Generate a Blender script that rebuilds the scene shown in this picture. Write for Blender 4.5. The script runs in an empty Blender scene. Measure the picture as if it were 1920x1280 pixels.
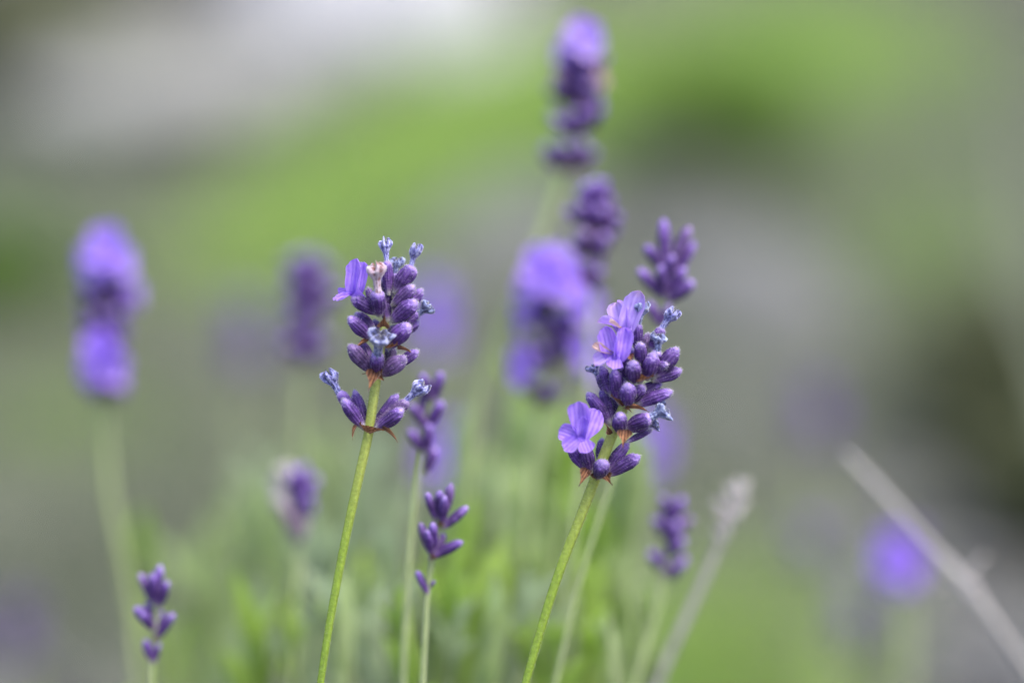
import bpy, math, random
import numpy as np
from mathutils import Vector, Matrix, noise, Quaternion

R = math.radians
random.seed(7)
scene = bpy.context.scene
col = scene.collection

# ------------------------------------------------------------------ camera
PITCH, CAM_H, FOCUS = 15.0, 0.47, 0.5333
cam_d = bpy.data.cameras.new('camera')
cam_d.lens = 100.0
cam_d.sensor_width = 36.0
cam_d.clip_start = 0.02
cam_d.clip_end = 400.0
cam_d.dof.use_dof = True
cam_d.dof.focus_distance = FOCUS
cam_d.dof.aperture_fstop = 3.0
cam_d.dof.aperture_blades = 0
cam = bpy.data.objects.new('camera', cam_d)
cam.location = (0, 0, CAM_H)
cam.rotation_euler = (R(90 - PITCH), 0, 0)
col.objects.link(cam)
scene.camera = cam

# ------------------------------------------------------------------ sky, sun, exposure
SUN_EL, SUN_AZ = 66.0, 115.0          # azimuth from +Y (away from the camera) towards +X
world = bpy.data.worlds.new('World')
scene.world = world
world.use_nodes = True
wn = world.node_tree
bg = wn.nodes['Background']
sky = wn.nodes.new('ShaderNodeTexSky')
sky.sky_type = 'NISHITA'
sky.sun_disc = False
sky.sun_elevation = R(SUN_EL)
sky.sun_rotation = R(SUN_AZ)
sky.air_density = 1.0
sky.dust_density = 4.0
sky.ozone_density = 1.0
wn.links.new(sky.outputs[0], bg.inputs[0])
bg.inputs[1].default_value = 0.13
sun_d = bpy.data.lights.new('sun', 'SUN')
sun_d.energy = 1.15
sun_d.angle = R(35)
sun_d.color = (1.0, 0.97, 0.93)
sun = bpy.data.objects.new('sun', sun_d)
sdir = Vector((math.sin(R(SUN_AZ)) * math.cos(R(SUN_EL)), math.cos(R(SUN_AZ)) * math.cos(R(SUN_EL)), math.sin(R(SUN_EL))))
sun.rotation_euler = sdir.to_track_quat('Z', 'Y').to_euler()
sun.location = sdir * 5
col.objects.link(sun)
vs = scene.view_settings
vs.view_transform = 'Standard'
vs.look = 'None'
vs.gamma = 1.0
vs.use_curve_mapping = False
vs.exposure = 1.45
scene.render.engine = 'CYCLES'
scene.cycles.use_denoising = True
scene.cycles.max_bounces = 6
scene.cycles.transmission_bounces = 6

# ------------------------------------------------------------------ pixel -> place
FPX = 1920 * 100.0 / 36.0
CAMP = Vector((0, 0, CAM_H))
CX = Vector((1, 0, 0))
CY = Vector((0, math.sin(R(PITCH)), math.cos(R(PITCH))))
CZ = Vector((0, -math.cos(R(PITCH)), math.sin(R(PITCH))))
MB = bpy.data.meshes


def P(px, py, D):
    return CAMP + CX * ((px - 960) / FPX * D) + CY * ((640 - py) / FPX * D) - CZ * D


def c2w(v):
    return CX * v[0] + CY * v[1] + CZ * v[2]


def G(px, py, z=0.0):
    d = CX * ((px - 960) / FPX) + CY * ((640 - py) / FPX) - CZ
    t = (z - CAM_H) / d.z
    return CAMP + d * t


# ------------------------------------------------------------------ materials
def new_mat(name):
    m = bpy.data.materials.new(name)
    m.use_nodes = True
    nt = m.node_tree
    b = nt.nodes['Principled BSDF']
    return m, nt, b


def node(nt, t, **kw):
    n = nt.nodes.new(t)
    for k, v in kw.items():
        if k.startswith('in_'):
            key = k[3:]
            n.inputs[int(key) if key.isdigit() else key].default_value = v
        else:
            setattr(n, k, v)
    return n


def ramp(nt, stops, fac=None):
    r = nt.nodes.new('ShaderNodeValToRGB')
    e = r.color_ramp.elements
    while len(e) < len(stops):
        e.new(0.5)
    for i, (p, c) in enumerate(stops):
        e[i].position = p
        e[i].color = (c[0], c[1], c[2], 1)
    if fac is not None:
        nt.links.new(fac, r.inputs[0])
    return r


def mix(nt, fac, a, b, mode='MIX'):
    m = node(nt, 'ShaderNodeMix', data_type='RGBA', blend_type=mode)
    for s, v in ((0, fac), (6, a), (7, b)):
        if hasattr(v, 'is_linked') or hasattr(v, 'links'):
            nt.links.new(v, m.inputs[s])
        else:
            m.inputs[s].default_value = v if s == 0 else (v[0], v[1], v[2], 1)
    return m.outputs[2]


def noise_tex(nt, scale, detail=3.0, coord=None, rough=0.5):
    n = node(nt, 'ShaderNodeTexNoise')
    n.inputs['Scale'].default_value = scale
    n.inputs['Detail'].default_value = detail
    n.inputs['Roughness'].default_value = rough
    if coord is not None:
        nt.links.new(coord, n.inputs['Vector'])
    return n


def world_pos(nt):
    return node(nt, 'ShaderNodeNewGeometry').outputs['Position']


def bump(nt, b, height, strength, dist):
    bp = node(nt, 'ShaderNodeBump')
    bp.inputs['Strength'].default_value = strength
    bp.inputs['Distance'].default_value = dist
    nt.links.new(height, bp.inputs['Height'])
    nt.links.new(bp.outputs[0], b.inputs['Normal'])


def translucent(nt, b, colour, fac):
    out = nt.nodes['Material Output']
    t = node(nt, 'ShaderNodeBsdfTranslucent')
    if hasattr(colour, 'links'):
        nt.links.new(colour, t.inputs[0])
    else:
        t.inputs[0].default_value = (*colour, 1)
    mx = node(nt, 'ShaderNodeMixShader')
    mx.inputs[0].default_value = fac
    nt.links.new(b.outputs[0], mx.inputs[1])
    nt.links.new(t.outputs[0], mx.inputs[2])
    nt.links.new(mx.outputs[0], out.inputs[0])


def calyx_material():
    m, nt, b = new_mat('violet_calyx')
    at = node(nt, 'ShaderNodeAttribute', attribute_name='part_t')
    rb = node(nt, 'ShaderNodeAttribute', attribute_name='rib')
    oi = node(nt, 'ShaderNodeObjectInfo')
    base = ramp(nt, [(0.0, (0.50, 0.50, 0.32)), (0.10, (0.40, 0.35, 0.38)), (0.22, (0.15, 0.075, 0.24)),
                     (0.40, (0.042, 0.013, 0.105)), (0.70, (0.052, 0.016, 0.140)), (0.83, (0.12, 0.055, 0.27)),
                     (0.90, (0.25, 0.15, 0.47)), (1.0, (0.38, 0.28, 0.60))], at.outputs['Fac'])
    alt = ramp(nt, [(0.0, (0.50, 0.50, 0.32)), (0.10, (0.40, 0.35, 0.38)), (0.22, (0.17, 0.085, 0.30)),
                    (0.40, (0.080, 0.026, 0.185)), (0.70, (0.095, 0.034, 0.235)), (0.83, (0.19, 0.10, 0.40)),
                    (0.90, (0.30, 0.19, 0.56)), (1.0, (0.42, 0.31, 0.66))], at.outputs['Fac'])
    c = mix(nt, oi.outputs['Random'], base.outputs[0], alt.outputs[0])
    old = ramp(nt, [(0.86, (0, 0, 0)), (1.0, (0.55, 0.55, 0.55))], oi.outputs['Random'])
    c = mix(nt, old.outputs[0], c, (0.13, 0.085, 0.13))
    pos = world_pos(nt)
    n1 = noise_tex(nt, 900, 2, pos)
    r1 = ramp(nt, [(0.42, (0, 0, 0)), (0.75, (1, 1, 1))], n1.outputs['Fac'])
    rr = ramp(nt, [(0.35, (0, 0, 0)), (1.0, (0.26, 0.26, 0.26))], rb.outputs['Fac'])
    c = mix(nt, rr.outputs[0], c, (0.30, 0.20, 0.44))
    n2 = noise_tex(nt, 5200, 2, pos)
    r2 = ramp(nt, [(0.60, (0, 0, 0)), (0.72, (0.30, 0.30, 0.30))], n2.outputs['Fac'])
    c = mix(nt, r2.outputs[0], c, (0.42, 0.34, 0.58))
    dk = mix(nt, 0.5, c, r1.outputs[0], 'SOFT_LIGHT')
    nt.links.new(dk, b.inputs['Base Color'])
    b.inputs['Roughness'].default_value = 0.55
    b.inputs['Specular IOR Level'].default_value = 0.35
    b.inputs['Sheen Weight'].default_value = 0.16
    b.inputs['Sheen Roughness'].default_value = 0.4
    b.inputs['Sheen Tint'].default_value = (0.85, 0.78, 1.0, 1)
    bump(nt, b, n2.outputs['Fac'], 0.35, 0.0001)
    return m


def petal_material(name, a, bcol, tcol, fac=0.42, dry=(0.62, 0.42, 0.28), dry_amt=0.0):
    m, nt, b = new_mat(name)
    tc = node(nt, 'ShaderNodeTexCoord').outputs['Object']
    sp = node(nt, 'ShaderNodeSeparateXYZ')
    nt.links.new(tc, sp.inputs[0])
    wv = node(nt, 'ShaderNodeMath', operation='MULTIPLY')
    nt.links.new(sp.outputs[0], wv.inputs[0])
    wv.inputs[1].default_value = 34
    sn = node(nt, 'ShaderNodeMath', operation='SINE')
    nt.links.new(wv.outputs[0], sn.inputs[0])
    n1 = noise_tex(nt, 700, 3, world_pos(nt))
    add = node(nt, 'ShaderNodeMath', operation='MULTIPLY_ADD')
    nt.links.new(sn.outputs[0], add.inputs[0])
    add.inputs[1].default_value = 0.2
    nt.links.new(n1.outputs['Fac'], add.inputs[2])
    r = ramp(nt, [(0.25, a), (0.75, bcol)], add.outputs[0])
    th = ramp(nt, [(0.02, (0.45, 0.38, 0.62)), (0.30, (1, 1, 1))], sp.outputs[1])
    c = mix(nt, 1.0, r.outputs[0], th.outputs[0], 'MULTIPLY')
    if dry_amt:
        e = ramp(nt, [(0.80, (0, 0, 0)), (0.97, (dry_amt,) * 3)], sp.outputs[1])
        c = mix(nt, e.outputs[0], c, dry)
    nt.links.new(c, b.inputs['Base Color'])
    b.inputs['Roughness'].default_value = 0.6
    b.inputs['Specular IOR Level'].default_value = 0.25
    b.inputs['Sheen Weight'].default_value = 0.25
    bump(nt, b, add.outputs[0], 0.5, 0.00025)
    translucent(nt, b, tcol, fac)
    return m


def withered_material(name, dark, mid, pale):
    m, nt, b = new_mat(name)
    at = node(nt, 'ShaderNodeAttribute', attribute_name='rib')
    pos = world_pos(nt)
    n1 = noise_tex(nt, 1500, 4, pos, 0.65)
    ad = node(nt, 'ShaderNodeMath', operation='MULTIPLY_ADD')
    nt.links.new(at.outputs['Fac'], ad.inputs[0])
    ad.inputs[1].default_value = 0.45
    nt.links.new(n1.outputs['Fac'], ad.inputs[2])
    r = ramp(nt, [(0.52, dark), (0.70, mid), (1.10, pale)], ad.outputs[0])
    nt.links.new(r.outputs[0], b.inputs['Base Color'])
    b.inputs['Roughness'].default_value = 0.7
    b.inputs['Sheen Weight'].default_value = 0.5
    bump(nt, b, n1.outputs['Fac'], 0.6, 0.0003)
    return m


def plant_material(name, a, bcol, nscale=300, trans=0.0, tcol=None, rough=0.55, sheen=0.1, vary=0.25):
    m, nt, b = new_mat(name)
    oi = node(nt, 'ShaderNodeObjectInfo')
    n1 = noise_tex(nt, nscale, 4, world_pos(nt))
    r = ramp(nt, [(0.3, a), (0.72, bcol)], n1.outputs['Fac'])
    hs = node(nt, 'ShaderNodeHueSaturation')
    v = node(nt, 'ShaderNodeMapRange')
    v.inputs['To Min'].default_value = 1 - vary
    v.inputs['To Max'].default_value = 1 + vary
    nt.links.new(oi.outputs['Random'], v.inputs[0])
    nt.links.new(v.outputs[0], hs.inputs['Value'])
    nt.links.new(r.outputs[0], hs.inputs['Color'])
    nt.links.new(hs.outputs[0], b.inputs['Base Color'])
    b.inputs['Roughness'].default_value = rough
    b.inputs['Specular IOR Level'].default_value = 0.3
    b.inputs['Sheen Weight'].default_value = sheen
    bump(nt, b, n1.outputs['Fac'], 0.3, 0.0002)
    if trans:
        translucent(nt, b, tcol or hs.outputs[0], trans)
    return m


def rock_material(name, a, bcol, moss=None, moss_amt=0.0):
    m, nt, b = new_mat(name)
    pos = world_pos(nt)
    n1 = noise_tex(nt, 14, 8, pos, 0.6)
    n2 = noise_tex(nt, 90, 6, pos, 0.6)
    r = ramp(nt, [(0.3, a), (0.7, bcol)], n1.outputs['Fac'])
    r2 = ramp(nt, [(0.3, (0.55, 0.55, 0.55)), (0.7, (1, 1, 1))], n2.outputs['Fac'])
    c = mix(nt, 0.6, r.outputs[0], r2.outputs[0], 'MULTIPLY')
    if moss:
        n3 = noise_tex(nt, 9, 5, pos)
        r3 = ramp(nt, [(0.52, (0, 0, 0)), (0.62, (moss_amt,) * 3)], n3.outputs['Fac'])
        c = mix(nt, r3.outputs[0], c, moss)
    nt.links.new(c, b.inputs['Base Color'])
    b.inputs['Roughness'].default_value = 0.9
    bump(nt, b, n2.outputs['Fac'], 0.6, 0.006)
    return m


M = {}
M['calyx'] = calyx_material()
M['petal'] = petal_material('violet_petal', (0.31, 0.165, 0.76), (0.53, 0.33, 0.95), (0.47, 0.25, 0.95), 0.38)
M['petal_soft'] = petal_material('soft_violet_petal', (0.40, 0.24, 0.84), (0.60, 0.42, 0.97), (0.54, 0.32, 0.97), 0.4)
M['petal_pale'] = petal_material('pale_violet_petal', (0.44, 0.30, 0.78), (0.60, 0.45, 0.90), (0.54, 0.34, 0.92), 0.4, (0.68, 0.50, 0.46), 0.7)
M['petal_dry'] = petal_material('drying_petal', (0.55, 0.36, 0.34), (0.66, 0.52, 0.52), (0.62, 0.40, 0.34), 0.35)
M['withered'] = withered_material('withered_blue', (0.012, 0.012, 0.075), (0.13, 0.13, 0.42), (0.52, 0.53, 0.80))
M['withered_dark'] = withered_material('withered_navy', (0.012, 0.012, 0.05), (0.075, 0.085, 0.24), (0.40, 0.42, 0.62))
M['withered_pink'] = withered_material('withered_pink', (0.22, 0.09, 0.08), (0.40, 0.29, 0.38), (0.60, 0.49, 0.55))
M['withered_slate'] = withered_material('withered_slate', (0.016, 0.016, 0.07), (0.13, 0.155, 0.36), (0.44, 0.50, 0.70))
M['bract'] = petal_material('dry_brown_bract', (0.085, 0.028, 0.011), (0.38, 0.18, 0.085), (0.34, 0.15, 0.06), 0.14, (0.10, 0.035, 0.015), 0.8)
def stem_material():
    m, nt, b = new_mat('downy_green_stem')
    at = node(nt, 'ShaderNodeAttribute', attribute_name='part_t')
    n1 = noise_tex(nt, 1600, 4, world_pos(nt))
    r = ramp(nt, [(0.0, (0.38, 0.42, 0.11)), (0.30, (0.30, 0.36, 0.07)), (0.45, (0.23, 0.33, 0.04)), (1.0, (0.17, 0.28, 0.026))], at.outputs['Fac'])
    r2 = ramp(nt, [(0.35, (0.76, 0.76, 0.76)), (0.68, (1.2, 1.2, 1.2))], n1.outputs['Fac'])
    c = mix(nt, 0.8, r.outputs[0], r2.outputs[0], 'MULTIPLY')
    nt.links.new(c, b.inputs['Base Color'])
    b.inputs['Roughness'].default_value = 0.5
    b.inputs['Specular IOR Level'].default_value = 0.35
    bump(nt, b, n1.outputs['Fac'], 0.15, 0.0002)
    return m


M['stem'] = stem_material()
M['stem_far'] = plant_material('soft_green_stem', (0.26, 0.33, 0.13), (0.34, 0.40, 0.19), 500, 0, None, 0.6, 0.2, 0.15)
M['hair'] = plant_material('pale_down', (0.55, 0.52, 0.58), (0.68, 0.66, 0.72), 200, 0.35, (0.7, 0.68, 0.75), 0.6, 0, 0.0)
M['hair_green'] = plant_material('pale_green_down', (0.48, 0.54, 0.33), (0.60, 0.65, 0.45), 200, 0.35, (0.6, 0.68, 0.45), 0.6, 0, 0.0)
M['leaf'] = plant_material('lavender_leaf', (0.42, 0.52, 0.23), (0.56, 0.66, 0.36), 250, 0.44, (0.60, 0.74, 0.32), 0.6, 0.2, 0.15)
M['leaf_grey'] = plant_material('grey_green_leaf', (0.48, 0.57, 0.36), (0.62, 0.70, 0.50), 250, 0.42, (0.60, 0.72, 0.44), 0.65, 0.3, 0.12)
M['leaf_bright'] = plant_material('bright_leaf', (0.36, 0.52, 0.10), (0.50, 0.64, 0.18), 250, 0.42, (0.54, 0.74, 0.15), 0.55, 0.1, 0.15)
M['dry'] = plant_material('dry_stalk', (0.24, 0.228, 0.215), (0.37, 0.355, 0.34), 400, 0, None, 0.8, 0.1, 0.1)
M['dry_head'] = plant_material('dry_calyx', (0.34, 0.32, 0.31), (0.50, 0.47, 0.46), 600, 0.15, (0.5, 0.46, 0.43), 0.8, 0.3, 0.15)
M['dry_dark'] = plant_material('faded_calyx', (0.16, 0.11, 0.17), (0.30, 0.23, 0.28), 600, 0, None, 0.8, 0.3, 0.15)
M['grass'] = plant_material('bright_grass', (0.25, 0.375, 0.09), (0.38, 0.49, 0.14), 5, 0.45, (0.36, 0.56, 0.12), 0.5, 0, 0.0)
M['grass_dull'] = plant_material('dull_grass', (0.19, 0.21, 0.150), (0.275, 0.29, 0.215), 6, 0.35, (0.26, 0.30, 0.18), 0.6, 0, 0.0)
M['shrub'] = plant_material('shrub_leaf', (0.13, 0.22, 0.045), (0.22, 0.33, 0.085), 12, 0.38, (0.24, 0.40, 0.07), 0.5, 0, 0.2)
M['shrub_dull'] = plant_material('olive_leaf', (0.13, 0.145, 0.075), (0.20, 0.21, 0.12), 12, 0.3, (0.21, 0.24, 0.11), 0.6, 0, 0.2)
M['bark'] = plant_material('woody_bark', (0.07, 0.05, 0.035), (0.14, 0.11, 0.08), 200, 0, None, 0.9, 0, 0.2)
M['rock_pale'] = rock_material('pale_limestone', (0.33, 0.33, 0.345), (0.45, 0.45, 0.47))
M['rock_mid'] = rock_material('weathered_limestone', (0.22, 0.22, 0.205), (0.32, 0.32, 0.305), (0.19, 0.20, 0.13), 0.4)
M['rock_grey'] = rock_material('grey_stone', (0.105, 0.105, 0.102), (0.175, 0.175, 0.175), (0.10, 0.11, 0.065), 0.4)
M['rock_shade'] = rock_material('hollow_shade_stone', (0.04, 0.04, 0.04), (0.085, 0.085, 0.085), (0.06, 0.07, 0.03), 0.4)  # dark tone carries the shade of the hollow under the shrub


def ground_material():
    m, nt, b = new_mat('garden_soil')
    pos = world_pos(nt)
    n1 = noise_tex(nt, 2.2, 6, pos, 0.6)
    n2 = noise_tex(nt, 60, 8, pos, 0.7)
    r = ramp(nt, [(0.35, (0.062, 0.052, 0.042)), (0.65, (0.13, 0.12, 0.108))], n1.outputs['Fac'])
    r2 = ramp(nt, [(0.3, (0.5, 0.5, 0.5)), (0.7, (1, 1, 1))], n2.outputs['Fac'])
    c = mix(nt, 0.7, r.outputs[0], r2.outputs[0], 'MULTIPLY')
    nt.links.new(c, b.inputs['Base Color'])
    b.inputs['Roughness'].default_value = 0.95
    bump(nt, b, n2.outputs['Fac'], 0.8, 0.01)
    return m


M['soil'] = ground_material()


# ------------------------------------------------------------------ object helpers
WM = {}


def mesh_from(name, verts, faces, smooth=True, attrs=None):
    me = MB.new(name)
    me.from_pydata([tuple(v) for v in verts], [], [tuple(f) for f in faces])
    if smooth:
        me.polygons.foreach_set('use_smooth', [True] * len(me.polygons))
    for k, vals in (attrs or {}).items():
        a = me.attributes.new(k, 'FLOAT', 'POINT')
        a.data.foreach_set('value', np.asarray(vals, dtype=np.float32))
    me.update()
    return me


def mesh_np(name, verts, tris, smooth=False):
    me = MB.new(name)
    verts = np.asarray(verts, dtype=np.float32).reshape(-1, 3)
    tris = np.asarray(tris, dtype=np.int32).reshape(-1, 3)
    me.vertices.add(len(verts))
    me.vertices.foreach_set('co', verts.ravel())
    me.loops.add(len(tris) * 3)
    me.loops.foreach_set('vertex_index', tris.ravel())
    me.polygons.add(len(tris))
    me.polygons.foreach_set('loop_start', np.arange(0, len(tris) * 3, 3, dtype=np.int32))
    me.polygons.foreach_set('loop_total', np.full(len(tris), 3, dtype=np.int32))
    if smooth:
        me.polygons.foreach_set('use_smooth', np.ones(len(tris), dtype=bool))
    me.update(calc_edges=True)
    return me


def link(name, data, world_m, parent=None, material=None):
    o = bpy.data.objects.new(name, data)
    col.objects.link(o)
    if material is not None and data is not None:
        if len(data.materials) == 0:
            data.materials.append(material)
        if data.materials[0] != material:
            o.material_slots[0].link = 'OBJECT'
            o.material_slots[0].material = material
    if parent is not None:
        o.parent = parent
        o.matrix_parent_inverse = WM[parent.name].inverted()
    o.matrix_basis = world_m
    WM[o.name] = world_m.copy()
    return o


def tag(o, label, cat, group=None):
    o['label'] = label
    o['category'] = cat
    if group:
        o['group'] = group
    return o


def thing(name, label, cat, loc, group=None):
    return tag(link(name, None, Matrix.Translation(loc)), label, cat, group)


def axis_matrix(base, tip, hint, sx, sy, sz, long_axis='Z'):
    """Rotation whose long axis runs base->tip and whose other axis follows hint."""
    y = (tip - base).normalized()
    z = hint - y * hint.dot(y)
    if z.length < 1e-6:
        z = y.orthogonal()
    z.normalize()
    x = y.cross(z).normalized()
    if long_axis == 'Y':
        cols = (x * sx, y * sy, z * sz)
    else:
        cols = (x * sx, -z * sy, y * sz)
    m = Matrix.Identity(4)
    for i, c in enumerate(cols):
        m[0][i], m[1][i], m[2][i] = c
    m.translation = base
    return m


def grid_faces(nr, ns, closed=True):
    f = []
    for i in range(nr - 1):
        for j in range(ns if closed else ns - 1):
            a, b = i * ns + j, i * ns + (j + 1) % ns
            f.append((a, b, b + ns, a + ns))
    return f


def lerp_profile(prof, t):
    for (t0, r0), (t1, r1) in zip(prof, prof[1:]):
        if t <= t1:
            k = (t - t0) / (t1 - t0)
            return r0 + (r1 - r0) * k
    return prof[-1][1]


# ------------------------------------------------------------------ lavender pieces (unit length along Z)
def calyx_mesh(seed, ns, ts, opened=False):
    rnd = random.Random(seed)
    bx, by = rnd.uniform(-0.10, 0.10), rnd.uniform(-0.10, 0.10)
    if opened:
        prof = [(0, .22), (.06, .34), (.2, .66), (.38, .90), (.55, 1.0), (.72, .97), (.86, .84), (.93, .74), (.96, .62), (.98, .48), (1.0, .30)]
    else:
        prof = [(0, .22), (.06, .34), (.18, .62), (.35, .88), (.52, 1.0), (.66, .98), (.78, .86), (.85, .73), (.868, .60), (.89, .56), (.93, .48), (.97, .33), (.99, .17), (1.0, .03)]
    sw = rnd.uniform(.9, 1.08)
    prof = [(t, r * (sw if .2 < t < .8 else 1)) for t, r in prof]
    V, T, RB = [], [], []
    ph = rnd.uniform(0, 6)
    for t in ts:
        r = lerp_profile(prof, t) * 0.5
        for j in range(ns):
            a = 2 * math.pi * j / ns
            ribbed = 0.5 + 0.5 * math.cos(13 * a)
            env = max(0, min(1, (t - .03) / .2)) * max(0, min(1, (.9 - t) / .12))
            rr = r * (1 - 0.12 * env * (1 - ribbed))
            if 0.80 < t < 0.90:
                rr *= 1 + 0.05 * math.cos(4 * a + ph)
            nz = noise.noise(Vector((math.cos(a) * 1.4 + seed * 7, math.sin(a) * 1.4, t * 3)))
            rr *= 1 + 0.16 * nz
            dz = 0.035 * math.cos(5 * a + ph) if 0.82 < t < 0.88 else 0
            V.append((rr * math.cos(a) + bx * t * t, rr * math.sin(a) + by * t * t, t + dz))
            T.append(t + 0.03 * nz)
            RB.append((1 - ribbed) ** 2 * env)
    F = grid_faces(len(ts), ns)
    F.append(tuple(range(ns - 1, -1, -1)))
    F.append(tuple(range((len(ts) - 1) * ns, len(ts) * ns)))
    return mesh_from('calyx', V, F, True, {'part_t': T, 'rib': RB})


TS_HI = [0, .02, .05, .09, .14, .2, .27, .35, .43, .51, .59, .67, .74, .79, .82, .845, .86, .868, .88, .90, .925, .95, .97, .985, 1.0]
TS_LO = [0, .08, .2, .4, .6, .78, .86, .9, .96, 1.0]
CALYX_HI = [calyx_mesh(i, 52, TS_HI) for i in range(9)]
CALYX_OPEN = [calyx_mesh(20 + i, 52, TS_HI, True) for i in range(3)]
CALYX_LO = [calyx_mesh(40 + i, 16, TS_LO) for i in range(6)]


def withered_mesh(seed, ns=40, nr=26):
    rnd = random.Random(seed)
    ph = rnd.uniform(0, 6)
    bx, by = rnd.uniform(-.22, .22), rnd.uniform(-.22, .22)
    prof = [(0, .40), (.25, .36), (.5, .42), (.62, .66), (.74, .95), (.86, 1.02), (.94, .85), (1.0, .50)]
    V, RB = [], []
    for i in range(nr):
        t = i / (nr - 1)
        r = lerp_profile(prof, t) * 0.5
        k = max(0, (t - .55) / .45)
        for j in range(ns):
            a = 2 * math.pi * j / ns
            wr = math.cos(7 * a + ph + 2.0 * t) * 0.10 + math.cos(5 * a + ph) * 0.15 * k
            n3 = noise.noise(Vector((math.cos(a) * 1.6, math.sin(a) * 1.6, t * 5 + seed * 3)))
            n4 = noise.noise(Vector((math.cos(a) * 4, math.sin(a) * 4, t * 11 + seed * 5)))
            rr = r * (1 + wr + 0.30 * n3 * (0.4 + k) + 0.30 * n4 * k)
            z = t + 0.07 * k * math.cos(5 * a + ph + .6) + 0.16 * n3 * k + .08 * n4 * k
            V.append((rr * math.cos(a) + bx * t * t, rr * math.sin(a) + by * t * t, z))
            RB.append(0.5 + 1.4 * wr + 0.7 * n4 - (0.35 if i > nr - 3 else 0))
    # curled-in rim and dark throat
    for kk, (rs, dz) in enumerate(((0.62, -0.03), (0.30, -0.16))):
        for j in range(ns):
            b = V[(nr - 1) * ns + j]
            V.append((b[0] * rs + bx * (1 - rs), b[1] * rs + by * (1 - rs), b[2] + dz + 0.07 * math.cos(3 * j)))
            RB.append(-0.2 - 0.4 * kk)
    F = grid_faces(nr + 2, ns)
    F.append(tuple(range((nr + 1) * ns, (nr + 2) * ns)))
    F.append(tuple(range(ns - 1, -1, -1)))
    return mesh_from('withered_corolla', V, F, True, {'rib': RB})


WITHERED = [withered_mesh(i) for i in range(5)]
WITHERED_LO = [withered_mesh(30 + i, 14, 8) for i in range(2)]


def sheet_mesh(name, widths, curl, cup, ripple, seed, nu=13, nv=16, notch=0.0):
    """unit sheet: x across, y along, z off the face"""
    V = []
    for i in range(nv):
        v = i / (nv - 1)
        w = lerp_profile(widths, v) * 0.5
        for j in range(nu):
            u = 2 * j / (nu - 1) - 1
            n = noise.noise(Vector((u * 1.7, v * 2.4, seed * 3.1)))
            n2 = noise.noise(Vector((u * 4.5, v * 5.0, seed * 5.3)))
            x = u * w * (1 + 0.10 * n2)
            y = v - notch * (1 - abs(u)) * v ** 6 - 0.05 * u * u * v + 0.02 * n2
            z = curl * v * v + cup * (u * u) * w + ripple * (n + 0.5 * n2) * (0.3 + abs(u)) * v
            V.append((x, y, z))
    return mesh_from(name, V, grid_faces(nv, nu, False))


OB = [(0, .30), (.15, .42), (.4, .75), (.62, .98), (.78, 1.0), (.9, .84), (.97, .55), (1.0, .22)]
PETALS = [sheet_mesh('petal', OB, c, cu, .10, s, notch=n) for s, (c, cu, n) in enumerate(((.10, .35, .03), (-.15, .25, .06), (.22, .5, .0), (-.05, .6, .04)))]
TG = [(0, .55), (.15, .78), (.35, .95), (.6, 1.0), (.8, .93), (.92, .70), (.98, .42), (1.0, .2)]
TONGUES = [sheet_mesh('petal', TG, c, cu, .13, 50 + s, 21, 26, notch=n) for s, (c, cu, n) in enumerate(((.10, .45, .02), (-.14, .55, .05), (.2, .7, .0)))]
BR = [(0, .45), (.12, .9), (.26, 1.0), (.40, .72), (.54, .38), (.70, .18), (.88, .08), (1.0, .02)]
BRACTS = [sheet_mesh('bract', BR, c, .75, .22, 10 + s) for s, c in enumerate((.22, .42, -.2))]
TH = [(0, .9), (.2, 1.0), (.5, .7), (.8, .4), (1.0, .05)]
AWN = [sheet_mesh('bract_tail', TH, c, .5, .03, 20 + s, 5, 10) for s, c in enumerate((-.28, .25))]
LF = [(0, .35), (.1, .6), (.35, .95), (.6, 1.0), (.82, .75), (.95, .4), (1.0, .08)]
LEAVES = [sheet_mesh('leaf', LF, c, .35, .03, 30 + s, 5, 9) for s, c in enumerate((.12, -.16, .22))]


def tube(pts, radii, ns=12, square=0.0, phase=0.0, bumps=0.0):
    V = []
    n = len(pts)
    x = None
    for i in range(n):
        d = (pts[min(i + 1, n - 1)] - pts[max(i - 1, 0)]).normalized()
        x = d.orthogonal() if x is None else x - d * x.dot(d)
        x.normalize()
        y = d.cross(x)
        for j in range(ns):
            a = 2 * math.pi * j / ns + phase
            r = radii[i] * (1 + square * math.cos(4 * (a - phase)))
            if bumps:
                r *= 1 + bumps * noise.noise(Vector((math.cos(a) * 2, math.sin(a) * 2, i * 0.35)))
            V.append(pts[i] + x * (r * math.cos(a)) + y * (r * math.sin(a)))
    F = grid_faces(n, ns)
    F.append(tuple(range(ns - 1, -1, -1)))
    F.append(tuple(range((n - 1) * ns, n * ns)))
    return V, F


def spline(ctrl, step):
    """smooth curve through the points, tangents weighted by chord length"""
    n = len(ctrl)
    seg = [max(1e-6, (ctrl[i + 1] - ctrl[i]).length) for i in range(n - 1)]
    sl = [(ctrl[i + 1] - ctrl[i]) / seg[i] for i in range(n - 1)]
    tg = [sl[0]] + [(sl[i - 1] * seg[i] + sl[i] * seg[i - 1]) / (seg[i] + seg[i - 1]) for i in range(1, n - 1)] + [sl[-1]]
    out = []
    for i in range(n - 1):
        k = max(2, int(seg[i] / step))
        for q in range(k):
            t = q / k
            t2, t3 = t * t, t * t * t
            out.append(ctrl[i] * (2 * t3 - 3 * t2 + 1) + tg[i] * (seg[i] * (t3 - 2 * t2 + t)) + ctrl[i + 1] * (3 * t2 - 2 * t3) + tg[i + 1] * (seg[i] * (t3 - t2)))
    out.append(ctrl[-1])
    return out


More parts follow.
